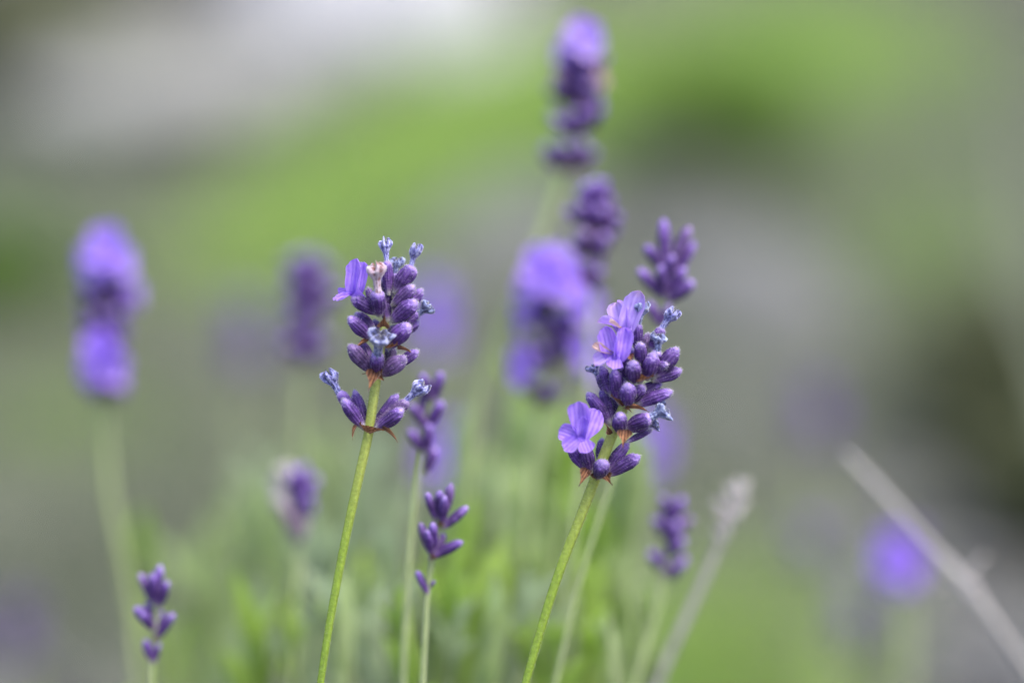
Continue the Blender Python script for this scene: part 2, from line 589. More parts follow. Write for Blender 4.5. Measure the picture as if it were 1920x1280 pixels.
def hairs_mesh(name, roots, dirs, length, width, rnd):
    V, T = [], []
    for r, d in zip(roots, dirs):
        d = (d + Vector((rnd.gauss(0, .35), rnd.gauss(0, .35), rnd.gauss(0, .35)))).normalized()
        l = length * rnd.uniform(0.5, 1.25)
        x = d.orthogonal().normalized() * width
        y = d.cross(x)
        k = len(V)
        V += [r + x, r - x * .5 + y * .87, r - x * .5 - y * .87, r + d * l]
        T += [(k, k + 1, k + 3), (k + 1, k + 2, k + 3), (k + 2, k, k + 3)]
    return mesh_np(name, [tuple(v) for v in V], T)


class Stalk:
    """One lavender stalk: an Empty at its foot with stem, calyces, flowers and bracts as children."""

    def __init__(self, label, D, pts, base, width=20, sharp=False, group='lavender stalks of the bush', mat=None, seed=1, cat='lavender', name='lavender_stalk'):
        self.rnd = random.Random(seed)
        self.D, self.sharp = D, sharp
        self.mm = D / FPX                               # metres per photo pixel at this stalk
        base = Vector((base[0], base[1], -0.006))
        self.root = thing(name, label, cat, Vector((base.x, base.y, 0)), group)
        ctrl = [P(p[0], p[1], D + (p[2] if len(p) > 2 else 0) * .001) for p in pts]
        last, prev = ctrl[-1], ctrl[-2]
        tg = (last - prev).normalized()
        if tg.z > -0.2:
            tg = (tg + Vector((0, 0, -0.6))).normalized()
        ln = last.z
        ctrl += [last + tg * ln * 0.30, base + (last - base) * 0.33 + Vector((tg.x, tg.y, 0)) * ln * .12, base]
        self.line = spline(ctrl, 0.002 if sharp else 0.006)
        n = len(self.line)
        rad = []
        for i, p in enumerate(self.line):
            t = i / (n - 1)
            if sharp:
                dz = self.line[0].z - p.z
                k = 0.8 + 0.2 * min(1, dz / .012) - 0.30 * min(1, max(0, dz - .025) / .05) + 0.25 * max(0, dz - .09) / .2
            else:
                k = (0.72 + 0.28 * min(1, t * 5)) * (1 + 0.25 * max(0, t - .4))
            rad.append(width * 0.5 * self.mm * k)
        self.rad = rad
        V, F = tube(self.line, rad, 16 if sharp else 8, 0.09, 0.4, 0)
        nsd = 16 if sharp else 8
        zt, zl = self.line[0].z, max(0.0, self.line[0].z - 0.09)
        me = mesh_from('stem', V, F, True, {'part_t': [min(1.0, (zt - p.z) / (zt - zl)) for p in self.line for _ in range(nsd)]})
        me.materials.append(mat or M['stem_far'])
        self.stem = link('stem', me, Matrix.Identity(4), self.root)
        self.hr, self.hd = [], []
        self.sr, self.sd = [], []
        if sharp:
            nl = int(n * .75)
            for _ in range(8000):
                i = self.rnd.randrange(1, nl)
                j = self.rnd.randrange(16)
                fi = self.rnd.random()
                e0 = Vector(V[i * 16 + j]).lerp(Vector(V[(i + 1) * 16 + j]), fi)
                e1 = Vector(V[i * 16 + (j + 1) % 16]).lerp(Vector(V[(i + 1) * 16 + (j + 1) % 16]), fi)
                v = e0.lerp(e1, self.rnd.random())
                self.sr.append(v)
                self.sd.append((v - self.line[i].lerp(self.line[i + 1], fi)).normalized())

    def pt(self, px, py, d=0.0):
        return P(px, py, self.D - d * 0.001)

    def calyx(self, bx, by, tx, ty, w, d=0.0, db=None, opened=False, mat=None):
        b = self.pt(bx, by, d * .3 if db is None else db)
        t = self.pt(tx, ty, d)
        b = b + (b - t) * (.10 if self.sharp else .22)
        t = t + (t - b) * (.03 if self.sharp else .05)
        L = (t - b).length
        if self.sharp:
            me = self.rnd.choice(CALYX_OPEN if opened else CALYX_HI)
        else:
            me = self.rnd.choice(CALYX_LO)
        W = w * self.mm * (1.03 if self.sharp else .92)
        hint = Vector((self.rnd.uniform(-1, 1), self.rnd.uniform(-1, 1), self.rnd.uniform(-1, 1)))
        m = axis_matrix(b, t, hint, W, W, L)
        o = link('calyx', me, m, self.root, mat or M['calyx'])
        if self.sharp:
            vs_ = me.vertices
            rot = m.to_3x3()
            nrm = rot.inverted().transposed()
            for _ in range(420):
                v = vs_[self.rnd.randrange(len(vs_))]
                if .12 < v.co.z < .8 and self.rnd.random() < .45:
                    continue
                co = v.co.copy()
                self.hr.append(m @ co)
                self.hd.append((nrm @ v.normal).normalized() + (t - b).normalized() * .5)
        return o

    def withered(self, parent, bx, by, tx, ty, w, d0=0.0, d1=0.0, mat='withered'):
        b, t = self.pt(bx, by, d0), self.pt(tx, ty, d1)
        me = self.rnd.choice(WITHERED if self.sharp else WITHERED_LO)
        W = w * self.mm * 1.2
        m = axis_matrix(b, t, Vector((self.rnd.uniform(-1, 1), self.rnd.uniform(-1, 1), .3)), W, W, (t - b).length)
        o = link('withered_corolla', me, m, parent or self.root, M[mat])
        if self.sharp:
            rot = m.to_3x3().inverted().transposed()
            for _ in range(260):
                v = me.vertices[self.rnd.randrange(len(me.vertices))]
                self.hr.append(m @ v.co)
                self.hd.append((rot @ v.normal).normalized())
        return o

    def bud(self, bx, by, tx, ty, w, d=0.0, cor=None, db=None):
        """calyx; cor=(tip px, py, width, depth, material) adds the withered corolla at its mouth"""
        c = self.calyx(bx, by, tx, ty, w, d, db, cor is not None)
        if cor:
            k = 0.10
            self.withered(c, tx + (bx - tx) * k, ty + (by - ty) * k, cor[0], cor[1], cor[2], d, cor[3] if len(cor) > 3 else d, cor[4] if len(cor) > 4 else 'withered')
        return c

    def sheet(self, kind, meshes, mat, parent, b, t, w, hint, idx=None, zs=1.0):
        B, T = self.pt(*b), self.pt(*t)
        me = meshes[idx % len(meshes)] if idx is not None else self.rnd.choice(meshes)
        L = (T - B).length
        return link(kind, me, axis_matrix(B, T, c2w(hint), w * self.mm, L, L * zs, 'Y'), parent or self.root, M[mat])

    def petal(self, parent, b, t, w, hint=(0, 0, 1), mat='petal', idx=None):
        return self.sheet('petal', PETALS, mat, parent, b, t, w, Vector(hint), idx)

    def tongue(self, parent, b, t, w, hint=(0, 0, 1), mat='petal', idx=None):
        return self.sheet('petal', TONGUES, mat, parent, b, t, w, Vector(hint), idx)

    def bract(self, b, t, w, hint=(0, 0.3, 1), idx=None):
        return self.sheet('bract', BRACTS, 'bract', None, b, t, w, Vector(hint), idx)

    def awn(self, b, t, w, hint, idx=0):
        return self.sheet('bract', AWN, 'bract', None, b, t, w, Vector(hint), idx, 1.0)

    def throat(self, b, t, w, mat='petal'):
        """corolla tube that carries the petals"""
        B, T = self.pt(*b), self.pt(*t)
        n = 6
        pts = [B.lerp(T, i / (n - 1)) for i in range(n)]
        W = w * self.mm * .5
        V, F = tube(pts, [W * (.55 + .45 * (i / (n - 1)) ** 1.5) for i in range(n)], 12)
        F.pop()
        me = mesh_from('open_flower', V, F)
        me.materials.append(M[mat])
        return link('open_flower', me, Matrix.Identity(4), self.root)

    def flower(self, px, py, size, facing=(0, .2, 1), d=3.0, mat='petal', roll=0.0):
        """blurred stalks: a two-lipped flower of five petals"""
        f = Vector(facing).normalized()
        u = Vector((0, 1, 0)) - f * f.y
        if u.length < .05:
            u = Vector((0, 0, -1))
        u.normalize()
        s = u.cross(f).normalized()
        th = self.throat((px - f.x * size * .5, py + f.y * size * .5, d - f.z * size * .5 * self.mm * 1000 * .6), (px, py, d), size * .34, mat)
        for ang, ln, wd in ((65, .62, .50), (115, .62, .50), (180, .46, .42), (270, .50, .48), (0, .46, .42)):
            a = R(ang + roll + self.rnd.uniform(-8, 8))
            v = s * math.cos(a) + u * math.sin(a) + f * .35
            L = size * ln * self.rnd.uniform(.9, 1.1)
            t = (px + v.x * L, py - v.y * L, d + v.z * L * self.mm * 1000)
            self.petal(th, (px, py, d), t, size * wd, (f.x - v.x * .3, f.y - v.y * .3, f.z), mat)
        return th

    def whorl(self, px, py, n, L, w, tilt=40, lean=0.0, mat=None, skip=0, bracts=2):
        ph = self.rnd.uniform(0, 6.28)
        for i in range(n):
            if skip and i % skip == 0:
                continue
            a = ph + 2 * math.pi * i / n + self.rnd.uniform(-.2, .2)
            tl = R(tilt + self.rnd.uniform(-16, 14))
            l = L * self.rnd.uniform(.85, 1.12)
            rx, rz = math.cos(a) * math.sin(tl), math.sin(a) * math.sin(tl)
            jy = self.rnd.uniform(-.32, .32) * L
            x0, y0 = px + rx * l * .18, py + jy
            tx = px + (rx + lean) * l
            ty = py + jy - math.cos(tl) * l
            self.calyx(x0, y0, tx, ty, w * self.rnd.uniform(.9, 1.1), rz * l * self.mm * 1000, rz * l * .18 * self.mm * 1000, mat=mat)
        for i in range(bracts):
            s = -1 if i else 1
            self.bract((px + s * w * .1, py, 1), (px + s * w * .9, py + w * .35, 2), w * .7, (s * .4, .7, .5))

    def finish(self):
        if not self.sharp:
            return
        o = link('down', hairs_mesh('down', self.hr, self.hd, 0.00042, 0.000018, self.rnd), Matrix.Identity(4), self.root, M['hair'])
        o['kind'] = 'stuff'
        o = link('stem_down', hairs_mesh('stem_down', self.sr, self.sd, 0.00046, 0.000022, self.rnd), Matrix.Identity(4), self.root, M['hair_green'])
        o['kind'] = 'stuff'


# ------------------------------------------------------------------ ground
def ground_z(x, y):
    return 0.012 * noise.noise(Vector((x * 1.3, y * 1.3, 0.3))) - 0.004


def build_ground():
    xs = np.concatenate([np.linspace(-200, -4, 12), np.linspace(-3, 3, 90), np.linspace(4, 200, 12)])
    ys = np.concatenate([np.linspace(-200, -2, 12), np.linspace(-1, 5, 90), np.linspace(6, 300, 14)])
    V = [(x, y, ground_z(x, y)) for y in ys for x in xs]
    me = mesh_from('ground', V, grid_faces(len(ys), len(xs), False))
    me.materials.append(M['soil'])
    o = link('ground', me, Matrix.Identity(4))
    o['kind'] = 'structure'
    o['label'] = 'grey brown garden soil strewn with gravel'


build_ground()


# ------------------------------------------------------------------ boulders, gravel, grass, shrubs behind the bush
def boulder(label, px, py, wpx, depth_m, h_m, mat, seed, rot=0.0, sink=.25, group=None, name='boulder'):
    """px,py: where the middle of its near foot meets the ground; wpx: its width in the photo"""
    foot = G(px, py)
    k = (foot - CAMP).length / FPX
    w = wpx * k
    V, F = [], []
    import bmesh
    bm = bmesh.new()
    bmesh.ops.create_icosphere(bm, subdivisions=4, radius=1)
    for v in bm.verts:
        c = v.co.copy()
        n1 = noise.noise(c * 1.1 + Vector((seed * 3.7, 0, 0)))
        n2 = noise.noise(c * 2.6 + Vector((0, seed * 2.9, 0)))
        n3 = noise.noise(c * 6.5 + Vector((0, 0, seed)))
        q = Vector([math.copysign(abs(a) ** 0.72, a) for a in c])
        v.co = q * (1 + .22 * n1 + .12 * n2 + .05 * n3)
    me = MB.new('boulder')
    bm.to_mesh(me)
    bm.free()
    me.polygons.foreach_set('use_smooth', [True] * len(me.polygons))
    me.materials.append(M[mat])
    m = Matrix.Translation((foot.x, foot.y + depth_m * .5, h_m * (1 - sink) * .5 - .01)) @ Matrix.Rotation(R(rot), 4, 'Z') @ Matrix.Diagonal((w * .5, depth_m * .5, h_m * .5, 1))
    return tag(link(name, me, m), label, 'stone', group)


boulder('large pale limestone slab, the whitest in the stone row', 650, 150, 540, .85, .12, 'rock_pale', 3, 10)
boulder('weathered light grey boulder beside the whitest slab', 340, 300, 470, .46, .08, 'rock_mid', 8, -25)
boulder('broad light grey rock in the bed behind the flowers', 1430, 690, 420, .30, .05, 'rock_grey', 11, 8)
boulder('low grey rock beside the broad light grey rock', 960, 560, 330, .24, .05, 'rock_grey', 17, -15)
boulder('small rock shape coloured as the shaded hollow under the rich green shrub', 1255, 430, 250, .12, .06, 'rock_shade', 23, 20)  # added shape, painted dark as the shadow between shrub and boulder
boulder('flat grey stone beyond the dry twig', 1370, 900, 330, .16, .035, 'rock_grey', 29, 5)
boulder('half sunken grey stone left of the lavender bush', 100, 1080, 300, .14, .035, 'rock_grey', 31, 5)
boulder('dull grey stone behind the withered lavender head', 430, 760, 280, .16, .035, 'rock_grey', 37, 25)


def patch_points(n, ells, rnd):
    """random ground points inside photo-plane ellipses laid on the ground"""
    out = []
    areas = [e[2] * e[3] * e[4] for e in ells]
    tot = sum(areas)
    for e, a in zip(ells, areas):
        for _ in range(int(n * a / tot)):
            r, t = min(1.7, math.sqrt(-2 * math.log(1 - rnd.random())) * .58), rnd.uniform(0, 6.283)
            r = r * (1 + .25 * noise.noise(Vector((math.cos(t) * 1.5, math.sin(t) * 1.5, e[0] * .01))))
            g = G(e[0] + math.cos(t) * r * e[2], e[1] + math.sin(t) * r * e[3])
            out.append(g)
    return out


def blades(name, label, cat, pts, hmin, hmax, w, mat, rnd):
    n = len(pts)
    p = np.array([(q.x, q.y, ground_z(q.x, q.y) - .004) for q in pts])
    rs = np.random.RandomState(rnd.randrange(9999))
    h = rs.uniform(hmin, hmax, n)
    az = rs.uniform(0, 2 * np.pi, n)
    lean = rs.uniform(.1, .75, n) * h
    face = rs.uniform(0, np.pi, n)
    ww = w * rs.uniform(.6, 1.3, n)
    sx, sy = np.cos(face) * ww, np.sin(face) * ww
    V = np.zeros((n, 5, 3))
    for k, (tt, sc) in enumerate(((0, 1), (.55, .8), (1, 0))):
        c = p.copy()
        c[:, 0] += np.cos(az) * lean * tt ** 2
        c[:, 1] += np.sin(az) * lean * tt ** 2
        c[:, 2] += h * tt * (1 - .2 * tt)
        if k < 2:
            V[:, 2 * k] = c
            V[:, 2 * k + 1] = c
            V[:, 2 * k, 0] -= sx * sc
            V[:, 2 * k, 1] -= sy * sc
            V[:, 2 * k + 1, 0] += sx * sc
            V[:, 2 * k + 1, 1] += sy * sc
        else:
            V[:, 4] = c
    b = (np.arange(n) * 5)[:, None]
    T = np.concatenate([b + [[0, 1, 3]], b + [[0, 3, 2]], b + [[2, 3, 4]]])
    o = link(name, mesh_np(name, V, T), Matrix.Identity(4), None, M[mat])
    o['kind'] = 'stuff'
    o['label'] = label
    o['category'] = cat
    return o


rg = random.Random(5)
# (px, py, rx, ry, density)
blades('grass', 'bright green grass and ground cover growing along the stones', 'grass', patch_points(34000, [
    (1230, 200, 230, 90, 1.2), (1480, 150, 250, 110, 1.3), (1000, 190, 180, 80, 1.2), (1640, 160, 170, 90, .7),
    (690, 400, 170, 70, 1.4), (460, 540, 180, 60, 1.1), (860, 280, 160, 70, 1.1),
    (1420, 1270, 190, 130, .10), (1300, 1330, 260, 120, .12), (150, 880, 160, 70, .25), (1740, 500, 150, 110, .3)], rg), .025, .06, .0022, 'grass', rg)
blades('dry_grass', 'dull olive grass between the stones and the soil', 'grass', patch_points(36000, [
    (60, 660, 230, 230, 1.0), (80, 400, 230, 160, 1.0), (330, 1000, 400, 250, .7), (850, 900, 420, 240, .6),
    (1680, 400, 280, 180, 1.1), (1750, 620, 240, 140, .7), (1000, 540, 320, 130, .5), (1250, 800, 400, 220, .3),
    (1740, 170, 220, 160, .9), (1420, 1250, 220, 140, .25), (560, 740, 260, 140, .6), (250, 560, 220, 100, .7)], rg), .02, .06, .0022, 'grass_dull', rg)


def pebbles():
    rnd = random.Random(12)
    ico = [(0, 0, 1), (.89, 0, .45), (.28, .85, .45), (-.72, .53, .45), (-.72, -.53, .45), (.28, -.85, .45),
           (.72, .53, -.45), (-.28, .85, -.45), (-.89, 0, -.45), (-.28, -.85, -.45), (.72, -.53, -.45), (0, 0, -1)]
    fc = [(0, 1, 2), (0, 2, 3), (0, 3, 4), (0, 4, 5), (0, 5, 1), (1, 6, 2), (2, 7, 3), (3, 8, 4), (4, 9, 5), (5, 10, 1),
          (2, 6, 7), (3, 7, 8), (4, 8, 9), (5, 9, 10), (1, 10, 6), (11, 7, 6), (11, 8, 7), (11, 9, 8), (11, 10, 9), (11, 6, 10)]
    pts = patch_points(4200, [(1250, 640, 480, 260, 1), (300, 950, 460, 260, .7), (900, 700, 420, 300, .8), (1650, 900, 300, 260, .2), (960, 400, 1100, 420, .25), (960, 1100, 1100, 300, .3)], rnd)
    V, T = [], []
    for g in pts:
        s = rnd.uniform(.006, .02)
        a = rnd.uniform(0, 6.28)
        sx, sy, sz = s * rnd.uniform(.8, 1.3), s * rnd.uniform(.7, 1.1), s * rnd.uniform(.4, .7)
        z = ground_z(g.x, g.y)
        k = len(V)
        for x, y, zz in ico:
            j = rnd.uniform(.85, 1.15)
            X, Y = x * sx * j, y * sy * j
            V.append((g.x + X * math.cos(a) - Y * math.sin(a), g.y + X * math.sin(a) + Y * math.cos(a), z + sz * .5 + zz * sz * j))
        T += [(k + p, k + q, k + r) for p, q, r in fc]
    o = link('gravel', mesh_np('gravel', V, T), Matrix.Identity(4), None, M['rock_grey'])
    o['kind'] = 'stuff'
    o['label'] = 'loose grey gravel scattered over the soil'
    o['category'] = 'gravel'


pebbles()


def shrub(label, px, py, rpx, h, n, leaf, mat, seed, squash=.8):
    """leafy plant rooted at the ground point seen at px,py"""
    rnd = random.Random(seed)
    foot = G(px, py)
    rad = rpx * (foot - CAMP).length / FPX
    root = thing('low_shrub', label, 'shrub', Vector((foot.x, foot.y, 0)))
    V, T = [], []
    lobes = [(rnd.uniform(-.55, .55) * rad, rnd.uniform(-.5, .5) * rad, rnd.uniform(.45, .85) * h, rnd.uniform(.35, .6)) for _ in range(11)]
    for _ in range(n):
        lx, ly, lz, lr = rnd.choice(lobes)
        v = Vector((rnd.gauss(0, 1), rnd.gauss(0, 1), rnd.gauss(0, 1))).normalized() * (rnd.random() ** .4)
        c = Vector((foot.x + lx + v.x * rad * lr, foot.y + ly + v.y * rad * lr, max(.01, lz + v.z * h * lr * squash)))
        d = (v + Vector((rnd.gauss(0, .5), rnd.gauss(0, .5), rnd.gauss(0, .5) + .3))).normalized()
        s = d.orthogonal().normalized()
        s = Quaternion(d, rnd.uniform(0, 6.28)) @ s
        l = leaf * rnd.uniform(.7, 1.3)
        k = len(V)
        nrm = d.cross(s) * l * .12
        V += [c, c + d * l * .5 + s * l * .26 + nrm, c + d * l, c + d * l * .5 - s * l * .26 + nrm]
        T += [(k, k + 1, k + 2), (k, k + 2, k + 3)]
    link('crown', mesh_np('crown', [tuple(v) for v in V], T), Matrix.Identity(4), root, M[mat])
    V, F = [], []
    for lx, ly, lz, lr in lobes:
        a = Vector((foot.x, foot.y, -.01))
        b = Vector((foot.x + lx, foot.y + ly, lz))
        mid = a.lerp(b, .5) + Vector((rnd.uniform(-.01, .01), rnd.uniform(-.01, .01), .02))
        v, f = tube(spline([a, mid, b], .02), [.003] * 99, 5)
        k = len(V)
        V += v
        F += [tuple(q + k for q in ff) for ff in f]
    me = mesh_from('branches', V, F)
    link('branches', me, Matrix.Identity(4), root, M['bark'])
    return root


shrub('dark olive shrub beyond the weathered boulder', 20, 190, 300, .10, 5200, .022, 'shrub_dull', 3)
shrub('rich green leafy shrub above the shaded hollow shape', 1330, 350, 170, .075, 4200, .02, 'shrub', 4)
shrub('dull green shrub beyond the leaning grass blade', 1930, 870, 190, .075, 4200, .02, 'shrub_dull', 5)
shrub('low dark shrub at the edge of the brown soil', 1990, 1030, 150, .06, 2600, .018, 'shrub_dull', 6)
shrub('small dull green shrub among the dry grass by the half sunken stone', 10, 640, 120, .06, 2200, .018, 'shrub', 7)

# ------------------------------------------------------------------ the two lavender stalks in focus
BX, BY = 0.0, 0.60
A = Stalk('sharp lavender stalk with two winged bud pairs on bare stem below its whorls', FOCUS,
          [(722, 604), (719, 622), (710, 680), (703, 730), (697, 770), (691, 812), (676, 880), (655, 975), (634, 1080), (616, 1180), (600, 1285)],
          (-.045, .56), 18, True, None, M['stem'], 3)
# top whorl
A.bud(729, 548, 726, 492, 23, -1, (719, 449, 20, -1))
A.bud(742, 546, 773, 500, 31, 0.5, (779, 462, 20, 0.5))
A.bud(737, 556, 741, 515, 20, -4, (743, 486, 22, -4, 'withered_slate'))
A.bud(722, 570, 717, 520, 18, -3)
A.bud(711, 589, 709, 547, 29, 3.5, (703, 497, 29, 4, 'withered_pink'))
A.bud(700, 572, 688, 540, 17, -2)
A.bud(707, 586, 661, 558, 27, 2)
A.bud(738, 570, 777, 538, 27, 1.5)
A.bud(756, 575, 793, 546, 24, -2)
A.bud(737, 600, 780, 567, 33, 3)
A.bud(748, 612, 783, 590, 22, -1.5, (806, 572, 25, -1.5, 'withered_slate'))
A.bud(746, 628, 783, 602, 24, -3)
fl = A.throat((690, 570, 0), (663, 546, 1.5), 22)
A.tongue(fl, (664, 556, .8), (674, 484, .8), 30, (-.45, .1, .85), idx=0)
A.tongue(fl, (668, 556, -.6), (681, 488, -.9), 25, (.15, .05, 1), idx=1)
A.petal(fl, (662, 548, 1), (622, 558, 2), 17, (-.2, .9, .4), idx=1)
A.petal(fl, (661, 549, 1), (630, 568, 3.5), 15, (.1, .8, .6), idx=0)
A.petal(fl, (663, 546, 0), (634, 551, -2), 14, (-.3, .9, -.1), idx=3)
A.bract((720, 612, 3.2), (722, 586, 4.8), 25, (0, .2, 1), 0)
for q in ((728, 600, 716, 560, 24, -1.5), (735, 585, 752, 550, 24, -2.5), (722, 590, 698, 556, 22, -3), (745, 600, 770, 585, 22, -3.5), (718, 575, 735, 530, 22, -2.5)):
    A.bud(*q)
# second whorl
A.bud(701, 617, 669, 586, 24, -2)
A.bud(696, 634, 655, 594, 29, 1.5)
A.bud(729, 648, 764, 607, 35, 3.2)
A.bud(712, 640, 703, 600, 20, -3.5)
A.awn((690, 640, 1), (662, 650, 2), 9, (0, .9, .4))
A.bract((724, 652, 2), (748, 655, 4), 16, (.1, .9, .5), 1)
A.awn((745, 655, 2), (776, 655, 1), 7, (0, .9, .5))
for q in ((722, 648, 742, 612, 24, -2), (704, 640, 684, 606, 22, -2.5), (716, 640, 724, 610, 22, -1)):
    A.bud(*q)
# third whorl
A.bud(694, 694, 657, 646, 30, 2)
A.bud(699, 690, 678, 640, 22, -1.5)
A.bud(706, 699, 708, 662, 27, 4, (711, 628, 36, 6.5, 'withered_dark'))
A.bud(716, 701, 760, 671, 31, 3)
A.bud(738, 690, 782, 656, 23, 0)
A.bud(727, 688, 738, 655, 20, -3)
A.bud(716, 692, 722, 650, 20, -4)
A.bract((705, 696, 2.4), (691, 738, 4.2), 30, (-.2, -.1, 1), 0)
A.bract((706, 700, 2), (724, 718, 3), 26, (.3, -.2, 1), 1)
A.bract((700, 702, 1.5), (681, 698, 2.5), 14, (0, .6, .8), 2)
# separate pair of bud fans
A.bud(683, 802, 635, 738, 25, -.6, (614, 697, 27, -.6))
A.bud(679, 797, 642, 750, 27, 2.4)
A.bud(686, 800, 663, 734, 22, -2.5)
A.bud(700, 803, 746, 742, 26, -2.5)
A.bud(702, 802, 763, 752, 25, -.4, (791, 717, 27, -.6))
A.bud(708, 802, 756, 769, 29, 2.4)
A.bract((689, 811, 1), (668, 797, 2), 13, (0, .8, .6), 1)
A.awn((670, 799, 1.5), (655, 821, 2), 8, (-.7, .6, .3), 0)
A.bract((694, 813, 1), (720, 800, 2), 14, (0, .8, .6), 2)
A.awn((716, 804, 1.5), (750, 820, 2), 8, (.4, .8, .3), 0)
A.finish()

B = Stalk('sharp lavender stalk with an open five petalled violet flower low on its side', FOCUS,
          [(1199, 660), (1195, 674), (1186, 705), (1172, 755), (1152, 805), (1134, 850), (1114, 902), (1088, 970), (1062, 1035), (1034, 1115), (1008, 1200), (984, 1285)],
          (.03, .56), 20, True, None, M['stem'], 4)
# lowest whorl
B.bud(1097, 878, 1066, 834, 25, .5)
B.bud(1107, 882, 1097, 832, 29, 2.5)
B.bud(1122, 893, 1131, 864, 31, 5.2)
B.bud(1142, 888, 1198, 855, 28, 1.5)
B.bud(1138, 880, 1178, 829, 26, -1)
B.bud(1124, 868, 1130, 824, 21, -3.5)
B.bract((1104, 880, 2), (1086, 915, 3), 24, (-.3, .1, 1), 0)
B.bract((1116, 897, 2), (1096, 888, 3), 12, (-.1, .6, .8), 1)
B.bract((1132, 890, 1.5), (1147, 914, 2.5), 22, (.3, .1, 1), 1)
B.awn((1119, 900, 1.6), (1138, 892, 2), 7, (0, .8, .6), 1)
f1 = B.throat((1098, 846, 2.5), (1089, 820, 5), 20)
B.petal(f1, (1091, 826, 5), (1086, 750, 5), 42, (-.1, -.25, 1), idx=0)
B.petal(f1, (1094, 826, 4.6), (1124, 764, 3.5), 42, (.25, -.1, .95), idx=1)
B.tongue(f1, (1090, 818, 5), (1094, 778, 6), 22, (0, -.2, 1), idx=0)
B.petal(f1, (1088, 820, 5), (1047, 804, 5), 34, (-.3, .1, 1), idx=0)
B.petal(f1, (1088, 820, 5.2), (1058, 846, 6), 34, (-.1, .35, .9), idx=3)
B.petal(f1, (1090, 820, 5.2), (1104, 848, 6.2), 34, (.2, .4, .9), idx=1)
# second whorl
B.bud(1141, 792, 1105, 735, 27, 1.5)
B.bud(1147, 788, 1128, 728, 22, -1)
B.bud(1156, 786, 1149, 745, 19, -2.5)
B.bud(1162, 806, 1163, 779, 30, 5)
B.bud(1174, 800, 1220, 783, 29, 2, (1249, 764, 33, 2, 'withered_slate'))
B.bud(1182, 806, 1214, 797, 20, -1, (1233, 792, 20, -1))
B.bract((1148, 812, 2), (1136, 788, 2.5), 13, (-.5, .2, .9), 1)
B.bract((1171, 805, 3.4), (1167, 842, 4), 30, (0, -.1, 1), 0)
B.calyx(1176, 828, 1220, 805, 13, -3)
# third whorl
B.bud(1196, 757, 1258, 733, 28, 1.8)
B.bud(1190, 745, 1238, 716, 26, -1.5)
B.bud(1177, 758, 1178, 721, 31, 5)
B.bud(1162, 752, 1149, 694, 29, 2.5)
B.bud(1145, 738, 1129, 686, 20, 0)
B.bud(1135, 736, 1121, 704, 14, -1.5, (1112, 684, 22, -1.5))
B.bud(1166, 740, 1160, 690, 22, -3)
B.bract((1168, 762, 2), (1140, 742, 2.5), 12, (-.4, .6, .7), 1)
B.awn((1176, 766, 2), (1218, 762, 1.5), 9, (0, .9, .5), 0)
B.bract((1172, 764, 2.2), (1184, 770, 3.5), 14, (0, .5, .9), 2)
# fourth whorl
B.bud(1189, 714, 1184, 680, 31, 5)
B.bud(1177, 700, 1168, 662, 25, 2.8)
B.bud(1214, 708, 1223, 663, 31, 3.6)
B.bud(1229, 705, 1270, 653, 31, 1.2)
B.bud(1226, 712, 1276, 692, 26, 0)
B.bud(1230, 690, 1265, 672, 22, -2)
B.bract((1193, 716, 3), (1228, 712, 3.4), 14, (.1, .7, .7), 1)
B.bract((1180, 664, 3.4), (1186, 682, 4.2), 16, (0, .2, 1), 2)
for q in ((1200, 716, 1204, 676, 26, 1), (1176, 716, 1166, 680, 25, 0), (1214, 700, 1240, 664, 24, -2), (1188, 700, 1190, 655, 24, -1.5), (1184, 752, 1206, 722, 25, 2), (1166, 752, 1170, 712, 25, 1.5), (1200, 745, 1226, 738, 22, -2), (1196, 690, 1178, 650, 22, -3), (1160, 800, 1146, 760, 22, -2), (1218, 690, 1252, 684, 22, 2.5)):
    B.bud(*q)
# top whorl
B.bud(1201, 684, 1203, 643, 26, 4)
B.bud(1196, 658, 1196, 607, 25, 1.5, (1204, 569, 23, 1.5, 'withered_slate'))
B.bud(1220, 656, 1240, 615, 22, 0, (1262, 582, 24, 0))
B.bud(1224, 686, 1233, 657, 22, 1.5, (1240, 629, 26, 2.2, 'withered_slate'))
B.bud(1210, 660, 1215, 625, 20, -2.5)
B.bud(1208, 690, 1216, 660, 24, -2)
f2 = B.throat((1188, 640, 1), (1174, 616, 2), 24, 'petal_pale')
B.tongue(f2, (1176, 628, 2), (1203, 545, 1.5), 42, (-.35, -.15, .9), 'petal_pale', 0)
B.tongue(f2, (1172, 626, 1.5), (1153, 562, 0), 38, (-.2, .1, .95), 'petal_pale', 1)
B.petal(f2, (1168, 616, 2), (1119, 601, 2), 17, (-.1, .9, .4), 'petal_pale', 3)
B.petal(f2, (1170, 618, 2.5), (1139, 606, 4.5), 16, (-.1, .8, .5), 'petal_dry', 0)
f3 = B.throat((1166, 690, 2), (1150, 664, 4), 24)
B.tongue(f3, (1152, 676, 4), (1138, 610, 3.4), 36, (-.35, .1, .9), 'petal', 0)
B.tongue(f3, (1158, 676, 4), (1172, 611, 4), 34, (.25, .1, .95), 'petal', 1)
B.petal(f3, (1150, 664, 4), (1108, 656, 4), 20, (-.2, .7, .7), 'petal_dry', 2)
B.petal(f3, (1150, 664, 4), (1113, 684, 5), 30, (-.3, .4, .85), 'petal_pale', 3)
B.petal(f3, (1153, 664, 4.4), (1150, 694, 5.5), 32, (.1, .3, .95), 'petal', 0)
B.finish()

# ------------------------------------------------------------------ softer stalks around them
S = {}


def bs(label, D, pts, base, width, seed, **k):
    if D < .75:
        D = FOCUS + (D - FOCUS) * .90
    return Stalk(label, D, pts, base, width, False, k.pop('group', None), k.pop('mat', None), seed, **k)


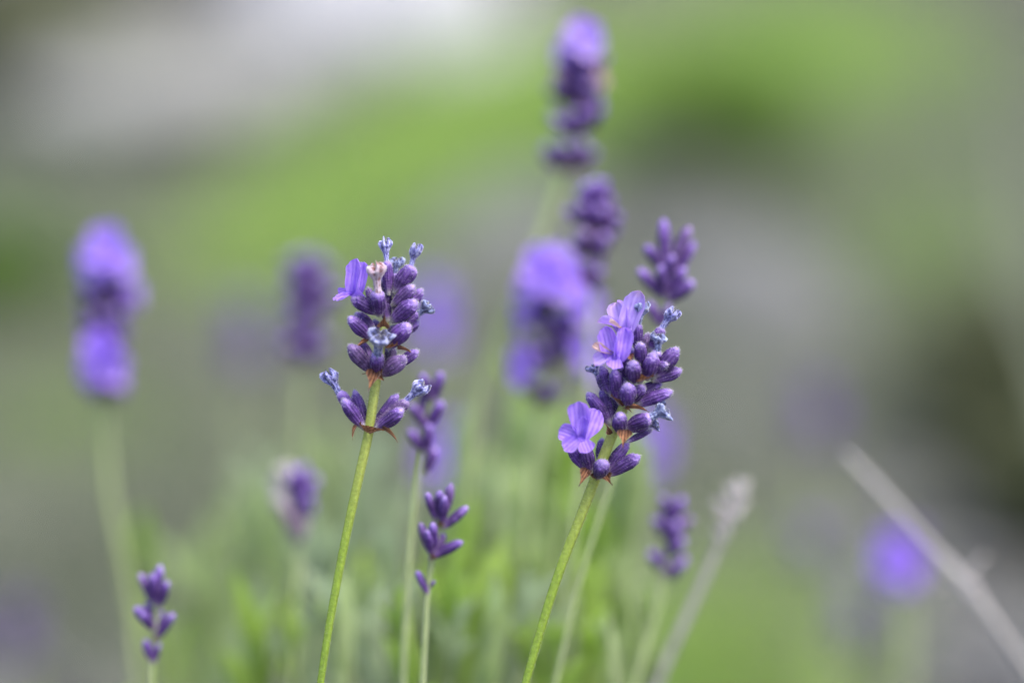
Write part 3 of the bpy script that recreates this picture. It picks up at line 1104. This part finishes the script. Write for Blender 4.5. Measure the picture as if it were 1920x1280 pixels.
# little bud spike, almost in focus, right of stalk A
s = bs('small lavender spike of seven closed buds with one lone bud below', .552,
       [(826, 960), (818, 1010), (811, 1046), (803, 1090), (798, 1160), (792, 1285)], (-.01, .575), 13, 11)
for b in ((816, 968, 800, 925, 24, 2), (826, 966, 822, 922, 24, 3), (838, 955, 846, 908, 22, 0), (836, 985, 876, 952, 25, 1), (806, 1032, 788, 982, 24, 1), (830, 975, 834, 930, 22, 4), (820, 975, 808, 938, 22, -2), (808, 1036, 800, 996, 20, 4), (818, 1036, 832, 1000, 22, -1),
          (814, 1030, 812, 982, 25, 3), (814, 1042, 864, 1014, 25, 1.5), (800, 1108, 782, 1072, 20, 1)):
    s.bud(*b)
s.calyx(803, 1104, 814, 1088, 10, 0)
s.bract((812, 1046, 1), (806, 1030, 2.5), 14, (0, .2, 1))
s.bract((826, 985, 1), (822, 968, 2.5), 14, (0, .2, 1))
# little spike, lower left
s = bs('small sparse lavender spike standing apart with four bud clusters', .568,
       [(292, 1100), (293, 1160), (286, 1215), (284, 1285)], (-.11, .58), 13, 12)
for b in ((287, 1118, 262, 1078, 25, 1), (292, 1118, 300, 1062, 26, 1.5), (298, 1132, 314, 1090, 24, 2), (286, 1172, 254, 1140, 28, 2), (290, 1125, 284, 1076, 24, 3), (290, 1130, 272, 1100, 22, -1), (292, 1180, 304, 1146, 20, -1), (284, 1176, 266, 1150, 22, 4), (288, 1240, 298, 1206, 18, 0), (284, 1166, 274, 1130, 22, -1),
          (296, 1192, 326, 1152, 23, 1), (285, 1236, 272, 1200, 23, 1)):
    s.bud(*b)
s.bract((292, 1196, 0), (286, 1184, 2), 12)
# behind top of B
s = bs('lavender spike of closed buds with small side cluster, peeking over an open flowered stalk', .574,
       [(1258, 470), (1248, 540), (1238, 590), (1226, 650), (1200, 740), (1168, 840), (1130, 950), (1086, 1090), (1040, 1285)], (.06, .62), 9, 13)
for b in ((1248, 488, 1246, 414, 31, 0), (1262, 492, 1292, 428, 31, 1), (1240, 500, 1212, 462, 30, 1), (1268, 512, 1300, 456, 28, -1), (1240, 552, 1200, 506, 31, 1),
          (1246, 550, 1240, 500, 30, 3), (1254, 545, 1284, 505, 30, 2), (1256, 560, 1300, 530, 34, 2), (1236, 606, 1216, 566, 26, 1), (1240, 610, 1254, 572, 24, 1), (1240, 530, 1262, 480, 28, 3)):
    s.bud(*b)
# pair behind A's right side
s = bs('lavender spike with loose pairs of buds, partly hidden behind the fan of buds', .570,
       [(812, 730), (803, 790), (790, 850), (780, 920), (770, 1010), (762, 1120), (755, 1285)], (-.02, .62), 12, 14)
for b in ((808, 745, 792, 702, 27, 1), (815, 745, 828, 700, 28, 1), (800, 800, 770, 758, 27, 1), (806, 798, 830, 754, 30, 2), (792, 842, 766, 808, 26, 1), (800, 842, 806, 796, 28, 2),
          (800, 880, 818, 842, 26, 1), (790, 775, 800, 720, 22, -1)):
    s.bud(*b)
# K
s = bs('plump lavender spike of soft buds below the tallest spike', .612,
       [(1120, 380), (1116, 440), (1112, 500), (1108, 560), (1100, 700), (1086, 900), (1062, 1100), (1040, 1285)], (.02, .66), 12, 15)
for cy, n, L, w, tl in ((395, 5, 62, 34, 28), (430, 6, 55, 33, 55), (465, 6, 56, 33, 55), (525, 4, 46, 28, 35)):
    s.whorl(1117 - (cy - 395) * .05, cy, n, L, w, tl)
# J, the tallest
s = bs('tallest lavender spike with pale violet petals at its tip', .640,
       [(1092, 110), (1086, 180), (1074, 260), (1058, 330), (1030, 400), (1000, 470), (965, 560), (930, 650), (900, 740), (880, 860), (880, 1000), (890, 1285)], (-.01, .68), 22, 16)
s.whorl(1090, 150, 6, 60, 33, 45)
s.whorl(1088, 195, 7, 60, 35, 55)
s.whorl(1082, 235, 7, 62, 35, 55)
s.whorl(1066, 310, 7, 58, 34, 62)
s.whorl(1092, 120, 4, 52, 30, 30)
s.flower(1098, 88, 80, (.1, .4, .9), 5, 'petal_pale')
s.flower(1088, 70, 66, (-.5, .5, .7), 0, 'petal_pale', 20)
s.flower(1060, 100, 52, (-.8, .3, .4), 0, 'petal_pale')
s.flower(1122, 150, 40, (.8, .3, .4), 3, 'petal_dry')
s.flower(1052, 150, 36, (-.8, .3, .5), 3, 'petal_dry')
# M
s = bs('lavender stalk in full bloom ringed by wide open violet flowers', .640,
       [(1040, 560), (1034, 640), (1026, 700), (1014, 770), (1002, 850), (995, 940), (985, 1040), (980, 1285)], (.0, .66), 16, 17)
s.whorl(1040, 560, 6, 58, 33, 45)
s.whorl(1038, 620, 7, 60, 34, 55)
s.whorl(1034, 670, 7, 60, 34, 55)
s.whorl(1016, 750, 4, 46, 30, 60)
for f in ((1020, 520, 95, (-.2, .4, .9), 6, 0), (1060, 540, 95, (.4, .3, .8), 6, 20), (1005, 545, 80, (-.7, .2, .6), 3, 0), (1090, 585, 85, (.7, .1, .6), 4, 0),
          (980, 600, 66, (-.8, 0, .4), 2, 0), (1090, 660, 84, (.6, -.1, .7), 5, 30), (985, 690, 76, (-.6, -.1, .7), 4, 0), (1040, 500, 80, (0, .8, .5), 2, 0), (1100, 700, 60, (.7, -.2, .5), 2, 0)):
    s.flower(f[0], f[1], f[2], f[3], f[4], 'petal_soft', f[5])
# C
s = bs('lavender stalk blooming at its tip and base with dark buds between, standing alone', .668,
       [(200, 530), (198, 600), (195, 680), (194, 745), (198, 850), (208, 940), (226, 1030), (246, 1140), (262, 1285)], (-.11, .68), 20, 18)
s.whorl(202, 560, 6, 62, 36, 40)
s.whorl(200, 610, 7, 64, 36, 55)
s.whorl(196, 660, 6, 60, 36, 55)
s.whorl(196, 738, 7, 48, 34, 62)
for f in ((200, 480, 88, (0, .4, .9), 4, 0), (180, 500, 80, (-.6, .2, .7), 3, 0), (222, 500, 70, (.6, .3, .6), 2, 0), (246, 556, 50, (.8, .1, .4), 1, 0),
          (192, 672, 84, (-.1, 0, 1), 9, 0), (208, 690, 74, (.3, -.2, .9), 9, 40), (180, 690, 66, (-.4, -.1, .9), 8, 10), (195, 655, 66, (0, .3, 1), 9, 30)):
    s.flower(f[0], f[1], f[2], f[3], f[4], 'petal_soft', f[5])
# D
s = bs('dusky lavender spike of closed buds behind the left side of the sharp winged stalk', .690,
       [(578, 530), (574, 600), (568, 680), (563, 760), (560, 850), (562, 980), (566, 1285)], (-.06, .70), 18, 19)
for cy, n, L, w, tl in ((530, 6, 62, 34, 35), (575, 7, 62, 34, 52), (620, 6, 58, 34, 50), (668, 6, 52, 32, 60)):
    s.whorl(580 - (cy - 530) * .05, cy, n, L, w, tl)
# E
s = bs('half withered lavender head with pale papery side', .625,
       [(552, 900), (556, 960), (558, 1010), (556, 1080), (552, 1285)], (-.06, .66), 14, 20)
for b in ((556, 930, 570, 872, 36, 2), (558, 950, 592, 895, 36, 2), (556, 965, 580, 925, 34, 4), (552, 940, 550, 880, 34, 3), (560, 980, 588, 945, 32, 1)):
    s.bud(*b)
for b in ((548, 930, 520, 872, 34, 2), (545, 950, 508, 900, 34, 1), (545, 970, 514, 930, 34, 2), (550, 925, 540, 866, 30, 0)):
    s.calyx(*b, mat=M['dry_head'])
for b in ((554, 1000, 536, 960, 34, 2), (560, 1008, 566, 965, 34, 2), (556, 1012, 574, 985, 28, 2), (550, 985, 530, 950, 30, 3)):
    s.calyx(*b, mat=M['dry_dark'])
# O
s = bs('loose lavender spike beside the dried pale seed head', .600,
       [(1262, 960), (1256, 1010), (1246, 1070), (1232, 1140), (1212, 1210), (1190, 1285)], (.05, .62), 14, 21)
for b in ((1258, 975, 1244, 930, 30, 1), (1262, 975, 1278, 932, 30, 1), (1255, 1000, 1226, 972, 30, 1), (1264, 1000, 1294, 970, 28, 1), (1258, 1020, 1268, 978, 32, 3), (1256, 1040, 1282, 1010, 30, 2),
          (1246, 1066, 1218, 1036, 30, 1), (1254, 1080, 1288, 1046, 28, 1), (1262, 1082, 1276, 1056, 24, 2), (1250, 1010, 1240, 968, 28, -2)):
    s.bud(*b)
# blurred violet stalks farther back
far = [
    ('blurred lavender spike glowing behind the right side of the winged stalk', .86, (815, 500), (835, 900), (.0, .84), [(812, 560), (818, 600), (815, 640), (825, 580)], 31),
    ('blurred lavender bloom below the winged stalk\'s right fan of buds', .84, (836, 800), (836, 1000), (-.01, .85), [(836, 830), (842, 860), (830, 885), (846, 845)], 32),
    ('blurred lavender bloom behind the low five petalled flower stalk', .84, (1214, 770), (1190, 960), (.07, .84), [(1214, 800), (1224, 830), (1206, 850), (1218, 875)], 33),
    ('vivid blurred violet bloom crossed by the pale dry twig', .76, (1688, 1010), (1700, 1200), (.14, .83), [(1680, 1040), (1698, 1056), (1685, 1080), (1700, 1036), (1674, 1062), (1690, 1060)], 34),
]
for label, D, top, low, base, fls, seed in far:
    s = bs(label, D, [top, ((top[0] + low[0]) / 2 + 4, (top[1] + low[1]) / 2), low, (low[0], 1290)], base, 20, seed)
    for i, (fx, fy) in enumerate(fls):
        s.flower(fx, fy, 74, ((i % 3 - 1) * .5, .2, .8), 4, 'petal_soft', i * 25)
    cy = sum(f[1] for f in fls) / len(fls)
    s.whorl(top[0], cy - 10, 6, 52, 32, 40)
    s.whorl(top[0], cy + 40, 6, 52, 32, 52)
dim = [
    ('dim dusky lavender spike beyond the dusky spike of closed buds', 1.0, (462, 590), (470, 760), (-.09, 1.02), 41, 4),
    ('faint far lavender spike above the tip of the dry twig', 1.05, (1528, 740), (1530, 900), (.12, 1.05), 42, 3),
    ('faint far lavender spike between dried seed head and vivid bloom', .95, (1520, 1000), (1525, 1110), (.10, .95), 43, 2),
    ('faint purple lavender spike below the vivid blurred bloom', .95, (1600, 1130), (1600, 1240), (.115, .97), 44, 3),
    ('faint purple lavender spike beside the half sunken stone', .95, (30, 1140), (40, 1260), (-.17, .97), 45, 3),
]
for label, D, top, low, base, seed, n in dim:
    s = bs(label, D, [top, ((top[0] + low[0]) / 2 + 3, (top[1] + low[1]) / 2), low, (low[0], 1290)], base, 16, seed)
    for k in range(n):
        s.whorl(top[0], top[1] + 26 + k * 30, 6, 44, 27, 42)

# ------------------------------------------------------------------ dried seed head and dry twig
s = bs('dried pale seed head on a grey leaning stem', .612,
       [(1385, 910), (1372, 950), (1356, 1000), (1336, 1050), (1300, 1130), (1262, 1210), (1228, 1290)], (.07, .64), 19, 51, mat=M['dry'], cat='seed head', name='dried_seed_head')
for b in ((1382, 935, 1402, 900, 22, 1), (1380, 938, 1384, 896, 20, 2), (1376, 945, 1362, 908, 20, 2), (1370, 965, 1338, 938, 22, 1), (1374, 965, 1404, 938, 20, 1),
          (1366, 985, 1390, 955, 22, 2), (1362, 985, 1342, 962, 20, 2), (1356, 1010, 1368, 974, 22, 1), (1352, 1016, 1338, 992, 17, 1)):
    s.calyx(*b, mat=M['dry_head'])

tw = [P(1585, 850, .635), P(1660, 930, .633), P(1730, 1008, .63), P(1800, 1085, .628), P(1860, 1160, .626), P(1930, 1260, .624), P(2050, 1440, .62)]
tb = Vector((.165, .66, -.006))
tw += [tb + (tw[-1] - tb) * .4 + Vector((.012, 0, 0)), tb]
tw_root = thing('dry_twig', 'pale dry twig leaning in front of the vivid blurred bloom', 'twig', Vector((tb.x, tb.y, 0)))
line = spline(tw, .004)
rad = []
for i, p in enumerate(line):
    r = .0010 + .0004 * min(1, i / 40)
    if abs((p - tw[3]).length) < .006:
        r *= 1.5
    rad.append(r)
V, F = tube(line, rad, 10, 0, 0, .12)
me = mesh_from('stem', V, F)
link('stem', me, Matrix.Identity(4), tw_root, M['dry'])
for a, b in (((1805, 1090), (1848, 1040)), ((1812, 1098), (1740, 1105))):
    q = spline([P(*a, .628), P((a[0] + b[0]) / 2 + 4, (a[1] + b[1]) / 2 - 6, .628), P(*b, .628)], .003)
    V, F = tube(q, [.0007] * len(q), 6)
    link('side_twig', mesh_from('side_twig', V, F), Matrix.Identity(4), tw_root, M['dry'])
for q in ((1806, 1082, 1838, 1118, 30), (1800, 1092, 1822, 1124, 26)):
    m = axis_matrix(P(q[0], q[1], .627), P(q[2], q[3], .626), Vector((0, -1, 0)), q[4] * .602 / FPX, q[4] * .602 / FPX, .0048)
    link('dry_calyx', CALYX_LO[0], m, tw_root, M['dry_head'])


# ------------------------------------------------------------------ long grass blades on the right
def long_blade(label, pts, base, w, mat):
    base = Vector((base[0], base[1], -.005))
    root = thing('grass_blade', label, 'grass blade', Vector((base.x, base.y, 0)))
    line = spline([P(*p) for p in pts] + [base], .01)
    n = len(line)
    V = []
    for i, p in enumerate(line):
        d = (line[min(i + 1, n - 1)] - line[max(0, i - 1)]).normalized()
        sd = d.cross(CZ).normalized()
        t = i / (n - 1)
        ww = w * min(1, t * 3 + .05)
        for u in (-1, 0, 1):
            V.append(p + sd * (u * ww) + CZ * (abs(u) * ww * .5))
    link('blade', mesh_from('blade', V, grid_faces(n, 3, False)), Matrix.Identity(4), root, M[mat])


long_blade('broad soft green grass blade arching beyond the pale dry twig', [(1700, -60, 1.15), (1765, 160, 1.15), (1840, 380, 1.15), (1935, 600, 1.14), (2060, 860, 1.12)], (.29, 1.12), .0032, 'grass_dull')
long_blade('thin soft green grass blade steeper than the broad one', [(1850, -40, 1.2), (1890, 200, 1.2), (1935, 480, 1.19)], (.27, 1.16), .004, 'grass_dull')


# ------------------------------------------------------------------ leafy shoots of the bush
def leafy_shoot(label, tip, D, base, n_pairs, leaf_px, mat, seed, lean=None, group='leafy shoots of the lavender bush'):
    rnd = random.Random(seed)
    base = Vector((base[0], base[1], -.006))
    root = thing('leafy_shoot', label, 'lavender shoot', Vector((base.x, base.y, 0)), group)
    t = P(tip[0], tip[1], D)
    mid = t.lerp(base, .45) + Vector((rnd.uniform(-.012, .012), rnd.uniform(-.01, .01), .02))
    if lean:
        mid = P(lean[0], lean[1], D)
    line = spline([t, mid, base], .005)
    n = len(line)
    V, F = tube(line, [.0007 + .0009 * i / n for i in range(n)], 6)
    link('stem', mesh_from('stem', V, F), Matrix.Identity(4), root, M['stem_far'])
    mm = D / FPX
    for k in range(n_pairs):
        i = min(n - 2, int(1 + (k ** 1.15) * 2.0))
        p = line[i]
        up = (line[max(0, i - 1)] - line[i + 1]).normalized()
        a0 = rnd.uniform(0, 3.14) + k * 1.57
        for s_ in (0, math.pi):
            x = up.orthogonal().normalized()
            rd = Quaternion(up, a0 + s_ + rnd.uniform(-.3, .3)) @ x
            tl = R(min(42, 9 + k * 6) + rnd.uniform(-6, 6))
            d = up * math.cos(tl) + rd * math.sin(tl)
            L = leaf_px * mm * rnd.uniform(.75, 1.15) * (.65 if k == 0 else 1)
            w = L * .075
            m = axis_matrix(p, p + d * L, up - d * up.dot(d) + rd * .01, w, L, L, 'Y')
            link('leaf', rnd.choice(LEAVES), m, root, M[mat])
    return root


shoots = [  # tip px, D, base xy, pairs, leaf length px, material, label
    ((1185, 890), .630, (.035, .64), 5, 260, 'leaf', 'leafy shoot with long upright leaves behind the low open flower'),
    ((1010, 830), .640, (.02, .66), 6, 250, 'leaf', 'leafy shoot rising between the two sharp stalks'),
    ((880, 1010), .620, (-.005, .63), 5, 210, 'leaf_bright', 'bright leafy shoot beside the small seven bud spike'),
    ((1150, 1090), .625, (.03, .63), 5, 200, 'leaf', 'leafy shoot right of the foot of the low flowered stalk'),
    ((950, 1060), .630, (.0, .64), 6, 200, 'leaf', 'full leafy shoot at mid bush with paler leaves'),
    ((745, 1080), .630, (-.02, .64), 5, 220, 'leaf_grey', 'grey green leafy shoot below the loose paired spike'),
    ((480, 920), .78, (-.075, .79), 6, 230, 'leaf_grey', 'silvery leafy shoot beside the half withered head'),
    ((430, 980), .76, (-.09, .77), 6, 230, 'leaf', 'leafy shoot between half withered head and sparse spike'),
    ((610, 1060), .640, (-.05, .65), 6, 210, 'leaf_grey', 'silver green leafy shoot behind the winged stalk\'s stem'),
    ((690, 1130), .620, (-.03, .63), 5, 200, 'leaf', 'leafy shoot right of the winged stalk\'s stem'),
    ((270, 1060), .70, (-.11, .71), 5, 230, 'leaf_bright', 'bright leafy shoot behind the small sparse spike'),
    ((380, 1090), .72, (-.095, .73), 5, 220, 'leaf', 'leafy shoot to the right of the small sparse spike'),
    ((1215, 1150), .625, (.05, .63), 5, 190, 'leaf', 'low leafy shoot under the loose spike by the seed head'),
    ((860, 1170), .600, (-.01, .61), 5, 190, 'leaf_grey', 'low silvery shoot under the small seven bud spike'),
    ((1060, 1180), .630, (.02, .64), 5, 190, 'leaf_grey', 'low silvery shoot beside the low flowered stalk\'s stem'),
    ((540, 1180), .615, (-.06, .62), 4, 170, 'leaf_bright', 'short bright shoot left of the winged stalk\'s stem'),
    ((930, 930), .670, (.0, .68), 6, 240, 'leaf', 'tall soft shoot below the full blooming stalk'),
    ((1080, 960), .650, (.03, .66), 6, 230, 'leaf_bright', 'tall bright shoot behind the low flowered stalk\'s stem'),
    ((780, 1180), .640, (-.02, .65), 6, 210, 'leaf_grey', 'silvery shoot deep in the bush'),
    ((1000, 1210), .605, (.01, .61), 4, 170, 'leaf_bright', 'short bright shoot at the low flowered stalk\'s foot'),
    ((630, 900), .80, (-.055, .80), 6, 230, 'leaf', 'soft green shoot under the dusky spike'),
    ((470, 1180), .70, (-.08, .71), 6, 210, 'leaf_grey', 'low silvery shoot below the half withered head'),
]
for i, (tip, D, base, npair, lp, mat, lab) in enumerate(shoots):
    leafy_shoot(lab, tip, D, base, npair, lp, mat, 100 + i)

rs_ = random.Random(77)
extra = [((960, 900), .70, 'leaf', 'tall pale shoot behind the tall soft shoot of mid bush'),
         ((1050, 900), .70, 'leaf_bright', 'tall yellow green shoot behind the open flower\'s stalk'),
         ((895, 960), .66, 'leaf', 'soft narrow leaved shoot above the small seven bud spike'),
         ((1165, 960), .66, 'leaf', 'soft shoot between open flower\'s stalk and loose spike'),
         ((700, 990), .69, 'leaf_grey', 'hazy silvery shoot just right of the winged stalk\'s stem'),
         ((830, 1080), .65, 'leaf', 'soft shoot behind the lone bud of the seven bud spike'),
         ((1120, 1110), .64, 'leaf_bright', 'yellow green shoot leaning past the open flower\'s stem'),
         ((590, 1130), .66, 'leaf_grey', 'hazy silvery shoot just left of the winged stalk\'s stem'),
         ((500, 1060), .78, 'leaf', 'soft shoot under the half withered head'),
         ((900, 1190), .62, 'leaf_bright', 'low yellow green shoot between the two sharp stems'),
         ((740, 1200), .63, 'leaf_grey', 'low hazy silver shoot under the loose paired spike'),
         ((400, 1170), .74, 'leaf', 'low soft shoot beyond the sparse spike'),
         ((1010, 1150), .63, 'leaf', 'low soft shoot beside the open flower\'s stem'),
         ((820, 1230), .62, 'leaf', 'lowest pale shoot beside the seven bud spike\'s stem')]
for i, (tip, D, mat, lab) in enumerate(extra):
    b = P(tip[0], tip[1], D)
    leafy_shoot(lab, tip, D, (b.x * .7 + rs_.uniform(-.01, .01), b.y + .03), 3, rs_.uniform(270, 360), mat, 300 + i)

low = [((640, 1215), .60), ((705, 1225), .61), ((770, 1235), .59), ((850, 1185), .61), ((915, 1235), .60), ((965, 1190), .61), ((1045, 1215), .60), ((1100, 1190), .62),
       ((1150, 1230), .60), ((560, 1225), .62), ((480, 1235), .62), ((880, 1120), .63), ((1010, 1085), .64), ((930, 1050), .66), ((690, 1160), .64), ((790, 1150), .65)]
for i, (tip, D) in enumerate(low):
    b = P(tip[0], tip[1], D)
    leafy_shoot('low narrow leaved shoot tip crowding the foot of the lavender stalks', tip, D, (b.x * .8 + rs_.uniform(-.01, .01), b.y + .02), 3,
                rs_.uniform(230, 310), ('leaf', 'leaf_grey', 'leaf_bright', 'leaf_bright')[i % 4], 400 + i, group='low shoot tips of the lavender bush')
